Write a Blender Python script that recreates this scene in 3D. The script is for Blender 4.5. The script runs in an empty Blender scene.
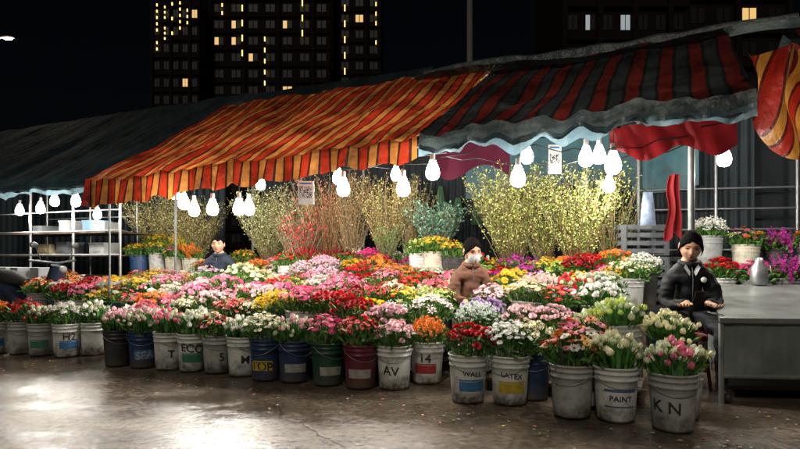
import bpy, math, random
from mathutils import Vector, Matrix, noise
random.seed(11)
R=random.random
def U(a,b): return a+(b-a)*random.random()
scene=bpy.context.scene
COL=scene.collection
# ------------------------------------------------------------ stall frame: u runs along the kerb side to the left, v goes back
def W(u,v,z=0.0): return Vector((1.68-.904*u+.428*v, 3.54+.428*u+.904*v, z))
ROWANG=math.atan2(.428,-.904)
def uv_of(x,y):
    a=x-1.68; b=y-3.54
    return (-.904*a+.428*b, .428*a+.904*b)
# ------------------------------------------------------------ materials
def newmat(name):
    m=bpy.data.materials.new(name); m.use_nodes=True
    nt=m.node_tree; b=nt.nodes['Principled BSDF']
    return m,nt,b
def N(nt,t,**k):
    n=nt.nodes.new(t)
    for a,v in k.items(): setattr(n,a,v)
    return n
def plain(name,c,rough=.6,metal=0,var=.35,scale=8,bump=.15,emit=None,es=0,trans=0,spec=None):
    m,nt,b=newmat(name)
    tc=N(nt,'ShaderNodeTexCoord'); no=N(nt,'ShaderNodeTexNoise'); no.inputs['Scale'].default_value=scale; no.inputs['Detail'].default_value=4
    nt.links.new(tc.outputs['Object'],no.inputs['Vector'])
    mx=N(nt,'ShaderNodeMix',data_type='RGBA'); mx.inputs[6].default_value=tuple(x*(1-var) for x in c)+(1,); mx.inputs[7].default_value=tuple(min(1,x*(1+var*.6)) for x in c)+(1,)
    nt.links.new(no.outputs['Fac'],mx.inputs[0]); nt.links.new(mx.outputs[2],b.inputs['Base Color'])
    b.inputs['Roughness'].default_value=rough; b.inputs['Metallic'].default_value=metal
    if spec is not None: b.inputs['Specular IOR Level'].default_value=spec
    if bump:
        bp=N(nt,'ShaderNodeBump'); bp.inputs['Strength'].default_value=bump; bp.inputs['Distance'].default_value=.02
        nt.links.new(no.outputs['Fac'],bp.inputs['Height']); nt.links.new(bp.outputs['Normal'],b.inputs['Normal'])
    if emit:
        b.inputs['Emission Color'].default_value=tuple(emit)+(1,); b.inputs['Emission Strength'].default_value=es
        try: m.cycles.emission_sampling='NONE'
        except Exception: pass
    if trans:
        tr=N(nt,'ShaderNodeBsdfTranslucent'); nt.links.new(mx.outputs[2],tr.inputs['Color'])
        ms=N(nt,'ShaderNodeMixShader'); ms.inputs[0].default_value=trans
        out=nt.nodes['Material Output']
        nt.links.new(b.outputs[0],ms.inputs[1]); nt.links.new(tr.outputs[0],ms.inputs[2]); nt.links.new(ms.outputs[0],out.inputs['Surface'])
    return m
def petal_mat(name,useobj=True,rough=.55,tr=.22):
    m,nt,b=newmat(name)
    at=N(nt,'ShaderNodeAttribute',attribute_name='Col')
    src=at.outputs['Color']
    if useobj:
        oi=N(nt,'ShaderNodeObjectInfo')
        mu=N(nt,'ShaderNodeMix',data_type='RGBA',blend_type='MULTIPLY'); mu.inputs[0].default_value=1
        nt.links.new(at.outputs['Color'],mu.inputs[6]); nt.links.new(oi.outputs['Color'],mu.inputs[7])
        mx=N(nt,'ShaderNodeMix',data_type='RGBA'); nt.links.new(at.outputs['Alpha'],mx.inputs[0])
        nt.links.new(at.outputs['Color'],mx.inputs[6]); nt.links.new(mu.outputs[2],mx.inputs[7]); src=mx.outputs[2]
    nt.links.new(src,b.inputs['Base Color']); b.inputs['Roughness'].default_value=rough
    if tr:
        tn=N(nt,'ShaderNodeBsdfTranslucent'); nt.links.new(src,tn.inputs['Color'])
        ms=N(nt,'ShaderNodeMixShader'); ms.inputs[0].default_value=tr
        nt.links.new(b.outputs[0],ms.inputs[1]); nt.links.new(tn.outputs[0],ms.inputs[2]); nt.links.new(ms.outputs[0],nt.nodes['Material Output'].inputs['Surface'])
    return m
M_PET=petal_mat('petal'); M_LEAF=petal_mat('leaf',False,.45,0)
M_PAPER=plain('newsprint_wrap',(.5,.5,.46),.8,0,.3,60,.2,trans=.3)
def bucket_mat(name,rand=False):
    m,nt,b=newmat(name)
    oi=N(nt,'ShaderNodeObjectInfo'); tc=N(nt,'ShaderNodeTexCoord')
    no=N(nt,'ShaderNodeTexNoise'); no.inputs['Scale'].default_value=9; no.inputs['Detail'].default_value=8; no.inputs['Roughness'].default_value=.7
    ad=N(nt,'ShaderNodeVectorMath',operation='ADD'); nt.links.new(tc.outputs['Object'],ad.inputs[0]); nt.links.new(oi.outputs['Location'],ad.inputs[1])
    nt.links.new(ad.outputs[0],no.inputs['Vector'])
    sp=N(nt,'ShaderNodeSeparateXYZ'); nt.links.new(tc.outputs['Object'],sp.inputs[0])
    mr=N(nt,'ShaderNodeMapRange'); mr.inputs[1].default_value=0; mr.inputs[2].default_value=.16; mr.inputs[3].default_value=.28; mr.inputs[4].default_value=0
    nt.links.new(sp.outputs['Z'],mr.inputs[0])
    ma=N(nt,'ShaderNodeMath',operation='ADD'); nt.links.new(no.outputs['Fac'],ma.inputs[0]); nt.links.new(mr.outputs[0],ma.inputs[1])
    cr=N(nt,'ShaderNodeValToRGB'); cr.color_ramp.elements[0].position=.50; cr.color_ramp.elements[1].position=.82
    nt.links.new(ma.outputs[0],cr.inputs[0])
    src=oi.outputs['Color']
    if rand:
        rr=N(nt,'ShaderNodeValToRGB'); q=rr.color_ramp; q.interpolation='CONSTANT'; q.elements[0].color=(.55,.56,.54,1); q.elements[1].position=.4; q.elements[1].color=(.28,.3,.3,1)
        for p_,c_ in((.6,(.03,.03,.035,1)),(.75,(.02,.06,.16,1)),(.88,(.5,.48,.38,1))):
            e_=q.elements.new(p_); e_.color=c_
        nt.links.new(oi.outputs['Random'],rr.inputs[0]); src=rr.outputs[0]
    mx=N(nt,'ShaderNodeMix',data_type='RGBA'); nt.links.new(cr.outputs[0],mx.inputs[0]); nt.links.new(src,mx.inputs[6]); mx.inputs[7].default_value=(.09,.075,.055,1)
    nt.links.new(mx.outputs[2],b.inputs['Base Color'])
    mr2=N(nt,'ShaderNodeMapRange'); mr2.inputs[3].default_value=.28; mr2.inputs[4].default_value=.65; nt.links.new(no.outputs['Fac'],mr2.inputs[0]); nt.links.new(mr2.outputs[0],b.inputs['Roughness'])
    return m
M_BUCK=bucket_mat('bucket_plastic'); M_BUCK2=bucket_mat('bucket_plastic_assorted',True)
M_WATER=plain('dark_water',(.02,.025,.02),.1)
M_STEEL=plain('galvanised_steel',(.35,.36,.37),.4,.7,.4,14,.1)
M_DARKSTEEL=plain('painted_steel',(.07,.08,.09),.45,.4,.3,14,.1)
M_WOOD=plain('wet_timber',(.09,.06,.04),.6,0,.5,18,.3)
M_WIRE=plain('black_wire',(.01,.01,.01),.5)
M_WHITE=plain('white_plastic',(.7,.7,.68),.4,0,.15)
M_BULB=plain('lit_bulb',(.9,.9,.9),.3,emit=(1,.97,.9),es=14)
M_SKIN=plain('skin',(.46,.26,.17),.55,0,.15,20,.03,spec=.3)
M_HAIR=plain('black_hair',(.0035,.003,.0028),.8,0,.6,60,.1,spec=.03)
M_BLACKC=plain('black_jacket',(.008,.009,.011),.6,0,.5,22,.3,spec=.18)
M_BROWNC=plain('brown_jacket',(.12,.055,.035),.75,0,.35,22,.4,spec=.2)
M_NAVY=plain('navy_cloth',(.02,.03,.045),.7,0,.4,22,.5,spec=.2)
M_TROU=plain('dark_trousers',(.02,.022,.03),.8,0,.4,22,.5)
M_SHOE=plain('shoe_rubber',(.03,.03,.03),.6)
M_EYE=plain('eye_dark',(.01,.008,.006),.3); M_LIP=plain('lips',(.32,.10,.08),.5); M_EYEW=plain('eye_white',(.32,.28,.26),.4)
M_MASK=plain('mask_cloth',(.5,.53,.55),.7,0,.1,40,.2)
M_REDP=plain('red_plastic',(.5,.02,.02),.35,0,.2)
M_SCREEN=plain('phone_screen',(.02,.02,.02),.1,emit=(.6,.8,1),es=1.2)

# ------------------------------------------------------------ mesh builder
class MB:
    def __init__(s): s.v=[];s.f=[];s.m=[];s.c=[]
    def face(s,pts,m=0,c=(1,1,1,1)):
        i=len(s.v); s.v.extend([tuple(p) for p in pts]); s.f.append(tuple(range(i,i+len(pts)))); s.m.append(m); s.c.append(c)
    def grid(s,rows,m=0,c=(1,1,1,1),closed=False):
        i=len(s.v); n=len(rows[0])
        for r in rows: s.v.extend([tuple(p) for p in r])
        for a in range(len(rows)-1):
            for b in range(n if closed else n-1):
                b2=(b+1)%n
                s.f.append((i+a*n+b,i+a*n+b2,i+(a+1)*n+b2,i+(a+1)*n+b)); s.m.append(m); s.c.append(c)
    def lathe(s,prof,n=20,T=None,m=0,c=(1,1,1,1)):
        rows=[]
        for r,z in prof:
            row=[]
            for k in range(n):
                a=2*math.pi*k/n; p=Vector((r*math.cos(a),r*math.sin(a),z))
                row.append(T@p if T is not None else p)
            rows.append(row)
        s.grid(rows,m,c,True)
    def tube(s,pts,rad,n=6,m=0,c=(1,1,1,1),cap=False):
        pts=[Vector(p) for p in pts]; rows=[]
        if not hasattr(rad,'__len__'): rad=[rad]*len(pts)
        d0=(pts[-1]-pts[0]).normalized() if (pts[-1]-pts[0]).length>1e-6 else Vector((0,0,1))
        ref=Vector((0,0,1)) if abs(d0.z)<.9 else Vector((1,0,0))
        for i,p in enumerate(pts):
            d=(pts[min(i+1,len(pts)-1)]-pts[max(i-1,0)]).normalized()
            x=d.cross(ref)
            if x.length<1e-4: x=d.orthogonal()
            x.normalize(); y=d.cross(x)
            rows.append([p+(x*math.cos(2*math.pi*k/n)+y*math.sin(2*math.pi*k/n))*rad[i] for k in range(n)])
        s.grid(rows,m,c,True)
        if cap:
            s.face(rows[0][::-1],m,c); s.face(rows[-1],m,c)
    def box(s,cen,size,T=None,m=0,c=(1,1,1,1)):
        x,y,z=[q/2 for q in size]; cen=Vector(cen)
        P=[Vector((a,b,d)) for a in(-x,x) for b in(-y,y) for d in(-z,z)]
        P=[cen+(T@p if T is not None else p) for p in P]
        i=len(s.v); s.v.extend([tuple(p) for p in P])
        for f in((0,1,3,2),(4,6,7,5),(0,4,5,1),(2,3,7,6),(0,2,6,4),(1,5,7,3)):
            s.f.append(tuple(i+k for k in f)); s.m.append(m); s.c.append(c)
    def ell(s,cen,rad,n=12,h=8,T=None,m=0,c=(1,1,1,1),fn=None):
        rows=[]
        for j in range(h+1):
            th=math.pi*j/h; row=[]
            for k in range(n):
                a=2*math.pi*k/n
                p=Vector((rad[0]*math.sin(th)*math.cos(a),rad[1]*math.sin(th)*math.sin(a),rad[2]*math.cos(th)))
                if fn: p=fn(p)
                if T is not None: p=T@p
                row.append(Vector(cen)+p)
            rows.append(row)
        s.grid(rows,m,c,True)
    def add_mesh(s,me,T=None,m=0,c=(1,1,1,1)):
        i=len(s.v)
        for v in me.vertices: s.v.append(tuple(T@v.co if T is not None else v.co))
        for p in me.polygons: s.f.append(tuple(i+k for k in p.vertices)); s.m.append(m); s.c.append(c)
    def mesh(s,name,mats,smooth=False,uv=None):
        me=bpy.data.meshes.new(name); me.from_pydata(s.v,[],s.f)
        for q in mats: me.materials.append(q)
        me.polygons.foreach_set('material_index',s.m)
        ca=me.color_attributes.new('Col','FLOAT_COLOR','CORNER'); arr=[]
        for f,c in zip(s.f,s.c): arr.extend(tuple(c)*len(f))
        ca.data.foreach_set('color',arr)
        if smooth: me.polygons.foreach_set('use_smooth',[True]*len(s.f))
        me.update(); return me
    def obj(s,name,mats,parent=None,smooth=False,loc=None):
        o=bpy.data.objects.new(name,s.mesh(name,mats,smooth)); COL.objects.link(o)
        if parent: o.parent=parent
        if loc is not None: o.location=loc
        return o
def empty(name,loc=(0,0,0),rz=0):
    e=bpy.data.objects.new(name,None); e.empty_display_size=.1; COL.objects.link(e); e.location=loc; e.rotation_euler=(0,0,rz); return e
def inst(name,me,loc,rz=0,color=(1,1,1),parent=None,sc=1,tilt=0):
    o=bpy.data.objects.new(name,me); COL.objects.link(o); o.location=loc; o.rotation_euler=(U(-tilt,tilt),U(-tilt,tilt),rz) if tilt else (0,0,rz); o.color=tuple(color)+(1,); o.scale=(sc,)*3
    if parent: o.parent=parent
    return o
def track(n): return Vector(n).to_track_quat('Z','Y').to_matrix()

# ------------------------------------------------------------ flowers
def ring(mb,C,M,n,r0,r1,z0,z1,w,ph,col,wide=False):
    for k in range(n):
        a=ph+2*math.pi*k/n+U(-.1,.1); ca,sa=math.cos(a),math.sin(a); q=U(.88,1.1)
        def P(r,t,z): return C+M@Vector((ca*r-sa*t,sa*r+ca*t,z))
        rr=r0+(r1-r0)*q; rm=r0+(rr-r0)*.6; zm=z0+(z1-z0)*.75; b=U(.85,1.08)
        cc=(col[0]*b,col[1]*b,col[2]*b,col[3])
        if wide: mb.face([P(r0,0,z0),P(rm,w/2,zm),P(rr,w*.32,z1),P(rr,-w*.32,z1),P(rm,-w/2,zm)],0,cc)
        else: mb.face([P(r0,0,z0),P(rm,w/2,zm),P(rr,0,z1),P(rm,-w/2,zm)],0,cc)
def sh(c,k): return (c[0]*k,c[1]*k,c[2]*k,c[3])
OC=(1,1,1,1)
def mum(mb,C,n,r,c):
    M=track(n); ph=U(0,6)
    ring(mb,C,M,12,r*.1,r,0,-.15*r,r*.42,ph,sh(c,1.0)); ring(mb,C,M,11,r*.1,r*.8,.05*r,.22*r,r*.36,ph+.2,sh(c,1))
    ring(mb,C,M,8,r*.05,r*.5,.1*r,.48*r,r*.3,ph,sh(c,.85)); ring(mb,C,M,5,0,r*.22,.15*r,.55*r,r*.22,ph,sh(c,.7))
def rose(mb,C,n,r,c):
    M=track(n); ph=U(0,6)
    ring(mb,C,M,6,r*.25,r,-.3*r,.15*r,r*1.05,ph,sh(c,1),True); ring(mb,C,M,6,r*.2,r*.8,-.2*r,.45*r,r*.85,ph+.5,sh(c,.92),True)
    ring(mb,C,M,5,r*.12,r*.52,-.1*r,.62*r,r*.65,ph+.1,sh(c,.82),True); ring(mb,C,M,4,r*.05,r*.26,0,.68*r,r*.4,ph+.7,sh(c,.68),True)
def daisy(mb,C,n,r,c,cc=(.5,.33,.02,0)):
    M=track(n); ph=U(0,6)
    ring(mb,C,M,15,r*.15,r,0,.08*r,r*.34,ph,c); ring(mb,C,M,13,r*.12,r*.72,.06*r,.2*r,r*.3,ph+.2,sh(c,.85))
    for k in range(6):
        a=k*math.pi/3; b=a+math.pi/3
        mb.face([C+M@Vector((0,0,.32*r)),C+M@Vector((.26*r*math.cos(a),.26*r*math.sin(a),.1*r)),C+M@Vector((.26*r*math.cos(b),.26*r*math.sin(b),.1*r))],0,cc)
def lily(mb,C,n,r,c):
    M=track(n); ph=U(0,6)
    for k in range(6):
        a=ph+k*math.pi/3; ca,sa=math.cos(a),math.sin(a)
        def P(q,t,z): return C+M@Vector((ca*q-sa*t,sa*q+ca*t,z))
        w=r*(.32 if k%2 else .42)
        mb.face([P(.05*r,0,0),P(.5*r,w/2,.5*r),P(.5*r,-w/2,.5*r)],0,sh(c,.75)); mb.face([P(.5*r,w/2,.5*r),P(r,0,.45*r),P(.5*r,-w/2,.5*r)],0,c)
def tulip(mb,C,n,r,c,base=(.35,.5,.15,0)):
    M=track(n); ph=U(0,6)
    prof=[(.3,0,.7),(.95,.55,1.0),(1.0,1.25,.95),(.5,2.1,.25)]
    for k in range(6):
        a=ph+k*math.pi/3; inn=.88 if k%2 else 1.0; L=U(.92,1.08)
        for i in range(3):
            r0,z0,w0=prof[i]; r1,z1,w1=prof[i+1]; h0=w0*.6; h1=w1*.6
            def P(rr,aa,z): return C+M@Vector((rr*r*inn*math.cos(a+aa),rr*r*inn*math.sin(a+aa),z*r*L))
            mb.face([P(r0,-h0,z0),P(r0,h0,z0),P(r1,h1,z1),P(r1,-h1,z1)],0,(c if i else tuple(x*.5+y*.5 for x,y in zip(c[:3],base[:3]))+(c[3],)))
def leafq(mb,p,d,l,w,c):
    d=Vector(d).normalized(); s=d.cross(Vector((U(-1,1),U(-1,1),U(-1,1)))).normalized()
    up=d.cross(s)*l*.12
    mb.face([p,p+d*l*.45+s*w/2+up,p+d*l,p+d*l*.45-s*w/2+up],1,c)
def green():
    k=U(.5,1.6); y=U(0,1)
    return ((.035+.05*y)*k,(.13+.05*y)*k,.022*k,0)
def blade(mb,base,out,h,w,c,m=1):
    pts=[];
    for i in range(5):
        t=i/4; pts.append(base+Vector((out.x*t*t,out.y*t*t,h*(t-.18*t*t))))
    sd=Vector((-out.y,out.x,0)); sd=sd.normalized() if sd.length>1e-5 else Vector((1,0,0))
    ws=[.5,1,.95,.6,.03]
    mb.grid([[p-sd*w*q/2,p+Vector((out.x,out.y,0))*-.05,p+sd*w*q/2] for p,q in zip(pts,ws)],m,c)
MIX=[(.62,.02,.03,0),(.8,.42,.03,0),(.8,.16,.02,0),(.75,.12,.25,0),(.75,.7,.6,0)]
def bucket_geo(mb,mi=3,wi=4):
    prof=[(0,.004),(.112,.004),(.116,.0),(.120,.02),(.1245,.1),(.1315,.22),(.134,.262),(.1395,.264),(.1395,.272),(.1355,.275),(.1365,.30),(.142,.302),(.142,.31),(.138,.314),(.1395,.334),(.1465,.335),(.1475,.345),(.1435,.349),(.139,.345),(.134,.30)]
    mb.lathe(prof,28,None,mi); mb.lathe([(.134,.30),(.001,.298)],28,None,wi)
def bunch(kind,bucket=True,zt=.52,rb=.185):
    mb=MB()
    if bucket: bucket_geo(mb)
    spec={'mum':(44,.033),'rose':(50,.029),'daisy':(38,.035),'daisymix':(40,.033),'tulip':(44,.0205),'tulip2':(44,.0205),'spray':(330,.011),'spike':(26,.02),'lily':(28,.045),'button':(115,.018)}[kind]
    n,r=spec
    lx,ly=U(-.02,.02),U(-.02,.02); sq=U(.85,1.1)
    for i in range(n):
        rr=rb*math.sqrt((i+.5)/n)*U(.9,1.12); a=i*2.39996+U(-.3,.3)
        z=zt-.075*(rr/rb)**2+U(-.035,.03)
        C=Vector((rr*math.cos(a)*sq+lx,rr*math.sin(a)/sq+ly,z)); nn=Vector((C.x*3.2+U(-.35,.35),C.y*3.2+U(-.35,.35),1)).normalized()
        k=U(.75,1.12); c=(k,k,k,1); S=U(.72,1.22)
        if R()<.12 and kind in('mum','rose','daisy','lily'): c=(k*.9+.1,k*.8+.12,k*.8+.1,1); 
        st=Vector((C.x*.5,C.y*.5,.28))
        if kind in('daisymix',) : c=sh(random.choice(MIX),k)
        if kind=='mum': mum(mb,C,nn,r*S,c)
        elif kind=='rose': rose(mb,C,nn,r*S,c)
        elif kind in('daisy','daisymix'): daisy(mb,C,nn,r*S,c,(.5,.33,.02,0) if kind=='daisy' else (.12,.05,.01,0))
        elif kind=='lily': lily(mb,C,nn,r*S,c)
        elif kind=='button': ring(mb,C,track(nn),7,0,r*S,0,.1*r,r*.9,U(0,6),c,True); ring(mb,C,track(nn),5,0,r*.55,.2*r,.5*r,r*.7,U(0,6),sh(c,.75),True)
        elif kind=='spray':
            C+=Vector((U(-.01,.01),U(-.01,.01),U(-.03,.02)))
            for q in range(3): leafq_c=sh(c,U(.8,1.1)); d=Vector((U(-1,1),U(-1,1),U(0,1))); s0=len(mb.m); leafq(mb,C,d,r*1.8,r*1.6,leafq_c); mb.m[s0]=0
        elif kind=='spike':
            for q in range(13):
                t=q/12; P=C+nn*(-.10+.16*t)
                for w in range(3):
                    aa=U(0,6.28); d=Vector((math.cos(aa),math.sin(aa),.5))
                    s0=len(mb.m); leafq(mb,P,d,.032*(1.15-.75*t),.028*(1.1-.7*t),sh(c,U(.75,1.1)))
                    mb.m[s0]=0
        elif kind in('tulip','tulip2'):
            wh=c if (kind=='tulip' or R()<.55) else (.66*k,.7*k,.5*k,0)
            tulip(mb,C-nn*.03,nn,r*S,wh)
        if kind not in('spray','button') or i%5==0: mb.tube([st,(st+C)/2+Vector((0,0,.01)),C-nn*.02],.0028,3,1,green())
    nl={'tulip':0,'tulip2':0,'spray':80}.get(kind,140)
    for i in range(nl):
        a=U(0,6.28); rr=rb*math.sqrt(R())*1.05; p=Vector((rr*math.cos(a),rr*math.sin(a),zt-.08-.05*(rr/rb)+U(-.07,.055)))
        leafq(mb,p,(p.x*3+U(-.6,.6),p.y*3+U(-.6,.6),U(-.1,1.2)),U(.045,.08),U(.018,.03),green())
    for i in range(46):
        a=U(0,6.28); p=Vector((.12*math.cos(a),.12*math.sin(a),U(.3,.36))); leafq(mb,p,(p.x*5+U(-.3,.3),p.y*5+U(-.3,.3),U(.4,1.6)),U(.06,.11),U(.02,.034),green())
    if kind.startswith('tulip'):
        for i in range(70):
            a=U(0,6.28); rr=U(.02,.12); b=Vector((rr*math.cos(a),rr*math.sin(a),.30)); o=Vector((math.cos(a),math.sin(a),0))*U(.01,.085)
            k=U(.6,1.3); blade(mb,b,o,U(.14,.24),U(.018,.03),(.08*k,.25*k,.06*k,0))
    return mb
def wrap_geo(mb,mi=2):
    n=26; rows=[]
    for j,(r,z) in enumerate([(.10,.26),(.15,.38),(.19,.45),(.212,.485)]):
        rows.append([Vector(((r+.012*math.sin(k*2.3+j))*math.cos(6.2832*k/n),(r+.012*math.sin(k*2.3+j))*math.sin(6.2832*k/n),z+(U(-.025,.03) if j==3 else 0))) for k in range(n)])
    mb.grid(rows,mi,OC,True)
MATS=[M_PET,M_LEAF,M_PAPER,M_BUCK2,M_WATER]
PB={};PF={};PW=[]
KINDS=['mum','rose','daisy','daisymix','tulip','tulip2','spray','spike','lily','button']
for k in KINDS:
    PB[k]=[]
    for i in range(3):
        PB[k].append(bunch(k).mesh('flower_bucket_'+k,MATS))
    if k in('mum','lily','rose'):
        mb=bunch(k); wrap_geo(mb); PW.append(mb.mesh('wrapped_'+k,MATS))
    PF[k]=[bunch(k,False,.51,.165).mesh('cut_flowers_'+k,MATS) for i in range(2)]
C_={'red':(.62,.012,.02),'dred':(.40,.008,.02),'pink':(.88,.24,.38),'hot':(.82,.06,.28),'pale':(.88,.55,.60),'white':(.84,.84,.78),'cream':(.84,.78,.55),
 'yellow':(.88,.60,.04),'orange':(.88,.27,.03),'mag':(.58,.045,.38),'purple':(.26,.07,.45),'lilac':(.66,.40,.72),'peach':(.85,.42,.26),'lime':(.5,.62,.16)}
BC={'w':(.66,.68,.66),'g':(.38,.40,.39),'n':(.015,.04,.11),'dg':(.01,.06,.035),'m':(.13,.01,.03),'k':(.03,.03,.035),'b':(.03,.14,.35),'y':(.6,.42,.03),'c':(.55,.5,.38)}
FR=[(1.68,3.54,'tulip2','pink','g',None,'K N'),(1.41,3.71,'tulip2','cream','w','lines','PAINT'),(1.15,3.81,'daisymix','orange','g',None,''),
(.79,4.14,'button','white','w','y','LATEX'),(.49,4.23,'rose','red','w','b','WALL'),
(-.04,4.61,'mum','pale','w',None,'AV'),(-.32,4.68,'button','red','m','w2',''),(-.61,4.76,'daisy','hot','dg','w2','MATT'),(-.90,4.87,'tulip2','pale','n','w2','1'),
(-1.17,4.99,'button','cream','n','y','TOP'),(-1.40,5.12,'tulip','white','w',None,'M'),(-1.67,5.25,'daisymix','red','g',None,'5'),(-1.94,5.34,'tulip2','white','w','gr','ECO'),
(-2.20,5.44,'tulip2','pink','w',None,'T'),(-2.48,5.54,'tulip2','pale','n','b','SEA'),(-2.76,5.59,'tulip','pale','k',None,''),(-3.32,6.21,'tulip2','white','w',None,''),(-3.56,6.10,'mum','white','w','b','H2'),
(-3.86,6.21,'tulip2','red','g','gr',''),(-4.15,6.28,'mum','red','g',None,''),(-4.45,6.33,'spray','orange','w','b','WALL'),(-4.75,6.5,'mum','pink','k',None,''),
(.22,4.86,'spray','orange','w','rd','14'),(.98,4.30,'mum','cream','n',None,''),(-5.05,6.66,'mum','yellow','w',None,'')]
buck=MB(); bucket_geo(buck,0,1); ME_B=buck.mesh('paint_bucket',[M_BUCK,M_WATER],True)
hd=MB(); pts=[]
for i in range(17):
    a=math.pi*i/16; pts.append(Vector((.149*math.cos(a),-.149*math.sin(a)*.92-.005,.322-.10*math.sin(a))))
hd.tube(pts,.0022,6,0); ME_H=hd.mesh('bucket_bail',[M_STEEL],True)
def rz_(z): return .1165+.0205*(z/.27)
LM={k:plain('label_'+k,c,.5,0,.6,22,.05) for k,c in {'y':(.55,.40,.04),'b':(.05,.20,.42),'w2':(.4,.4,.36),'gr':(.05,.22,.12),'rd':(.42,.04,.04),'lines':(.06,.12,.26),'ink':(.03,.03,.032)}.items()}
def text_mesh(txt,size):
    cu=bpy.data.curves.new('t','FONT'); cu.body=txt; cu.size=size; cu.align_x='CENTER'; cu.align_y='CENTER'; cu.offset=.001*size/.07
    o=bpy.data.objects.new('t',cu); COL.objects.link(o); bpy.context.view_layer.update()
    me=bpy.data.meshes.new_from_object(o.evaluated_get(bpy.context.evaluated_depsgraph_get())); bpy.data.objects.remove(o); return me
def band(mb,a0,a1,z0,z1,off,m):
    mb.grid([[Vector(((rz_(z)+off)*math.cos(a0+(a1-a0)*k/16),(rz_(z)+off)*math.sin(a0+(a1-a0)*k/16),z)) for k in range(17)] for z in(z0,(z0+z1)/2,z1)],m)
for (x,y,k,c,b,lab,txt) in FR:
    rz=math.atan2(-x,y)+U(-.35,.35)
    e=empty('flower_bucket',(x+U(-.015,.015),y+U(-.03,.03),.006),rz)
    inst('bucket',ME_B,(0,0,0),0,BC[b],e); inst('bail_handle',ME_H,(0,0,0),U(-.6,.6),(1,1,1),e)
    inst('cut_flowers',random.choice(PF[k]),(0,0,U(-.01,.03)),U(0,6),C_[c],e,U(.97,1.10),.05)
    F=-math.pi/2
    mb=MB()
    if lab in('y','b','gr','rd','w2'):
        L=LM[lab]; band(mb,F-.75,F+.75,.09,.16,.0018,0)
        if lab!='w2': band(mb,F-.75,F+.75,.165,.175,.0018,0)
        zt=.215 if b in('w','g') else .125
    elif lab=='lines':
        L=LM['lines']; band(mb,F-.8,F+.8,.10,.108,.0018,0); band(mb,F-.8,F+.8,.20,.215,.0018,0); zt=.155
    else: L=LM['ink']; zt=.15
    if mb.v: mb.obj('printed_label',[L],e,True)
    if txt:
        sz=.10 if len(txt)<=3 else .05
        tm=text_mesh(txt,sz); tb=MB(); sl_=U(-.15,.15); 
        for v in tm.vertices:
            zz=zt+v.co.y+sl_*v.co.x; a=F+v.co.x/.128; v.co=Vector(((rz_(zz)+.0032)*math.cos(a),(rz_(zz)+.0032)*math.sin(a),zz))
        tb.add_mesh(tm); tb.obj('lettering',[LM['ink'] if (b in 'wg' or lab=='y') else LM['w2']],e)
# interior rows
ppl=[(2.3,4.62,.36),(.67,5.55,.36),(.56,5.12,.26),(-2.45,7.8,.36)]
def tier(v):
    return 0 if v<.5 else .1*math.ceil((v-.5)/.56)
SEEDS=[(.1,.5,'cream','tulip'),(.25,.35,'white','tulip2'),(.5,.6,'lime','tulip2'),(.65,.45,'orange','daisymix'),(.9,.5,'dred','rose'),(1.1,.7,'pale','mum'),(1.35,.5,'lilac','rose'),
(.5,1.2,'white','mum'),(.6,1.6,'red','rose'),(.9,1.1,'red','daisy'),(1.1,1.5,'lilac','spray'),(1.35,1.1,'pale','button'),(1.3,1.7,'yellow','mum'),
(.5,2.2,'white','spray'),(.6,2.6,'dred','rose'),(1.0,2.1,'yellow','button'),(1.0,2.6,'orange','mum'),(1.4,2.3,'mag','button'),(1.8,2.5,'red','rose'),(1.5,2.8,'purple','spike'),(2.1,2.6,'lime','button'),(2.3,2.9,'yellow','mum'),
(2.1,.5,'pale','rose'),(2.3,.9,'white','lily'),(2.1,1.3,'lime','button'),(2.6,.5,'red','rose'),(2.7,.9,'dred','button'),(2.5,1.3,'white','mum'),(2.6,1.9,'red','daisy'),(2.9,2.4,'orange','button'),(2.2,2.0,'pink','mum'),(2.9,1.5,'pink','button'),
(3.1,.5,'hot','daisy'),(3.2,1.0,'pink','mum'),(3.4,1.6,'white','button'),(3.3,2.1,'red','rose'),(3.5,2.7,'hot','mum'),(3.5,.5,'yellow','button'),(3.8,.9,'pale','mum'),(3.9,1.4,'hot','rose'),(4.0,2.0,'pale','spray'),(4.0,2.6,'dred','spike'),
(4.0,.5,'red','button'),(4.4,.5,'white','mum'),(4.5,1.0,'pink','rose'),(4.5,1.6,'cream','mum'),(4.7,2.2,'pink','daisy'),(4.7,2.7,'lilac','spike'),(4.9,.5,'pink','mum'),(5.0,1.1,'pale','rose'),(5.2,1.6,'pale','lily'),(5.3,.5,'orange','daisymix'),
(5.6,1.0,'pink','button'),(5.8,.6,'red','mum'),(5.9,1.6,'cream','lily'),(6.0,2.2,'red','daisymix'),(5.6,2.7,'orange','mum'),(6.2,.9,'yellow','mum'),(6.5,.8,'pink','mum'),(6.5,1.3,'yellow','daisymix'),(6.9,.9,'red','rose'),(7.2,1.2,'orange','button'),(6.1,2.7,'yellow','button')]
def place(u,v):
    p=W(u,v)
    s=min(SEEDS,key=lambda q:(q[0]-u)**2+(q[1]-v)**2+U(0,.12)); c,k=s[2],s[3]
    c2=random.choice(['pink','red','white','pale','white','yellow','cream','orange','lilac','pale','lime']); k2=random.choice(['mum','rose','daisy','button','daisymix','spray','tulip2','lily'])
    fix=u<.8 and v<1.0
    if R()<.30 and not fix: c=c2
    if R()<.30 and not fix: k=k2
    col=tuple(min(.9,max(.005,q*U(.85,1.12))) for q in C_[c])
    z=tier(v)+.012+(U(0,.04) if R()<.8 else U(.04,.11))
    me=random.choice(PW) if (u>4.6 and R()<.22) or R()<.025 else random.choice(PB[k])
    o=inst('flower_bucket',me,(p.x,p.y,z),U(0,6.28),col,None,U(.92,1.1),.09)
v=.29
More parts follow.
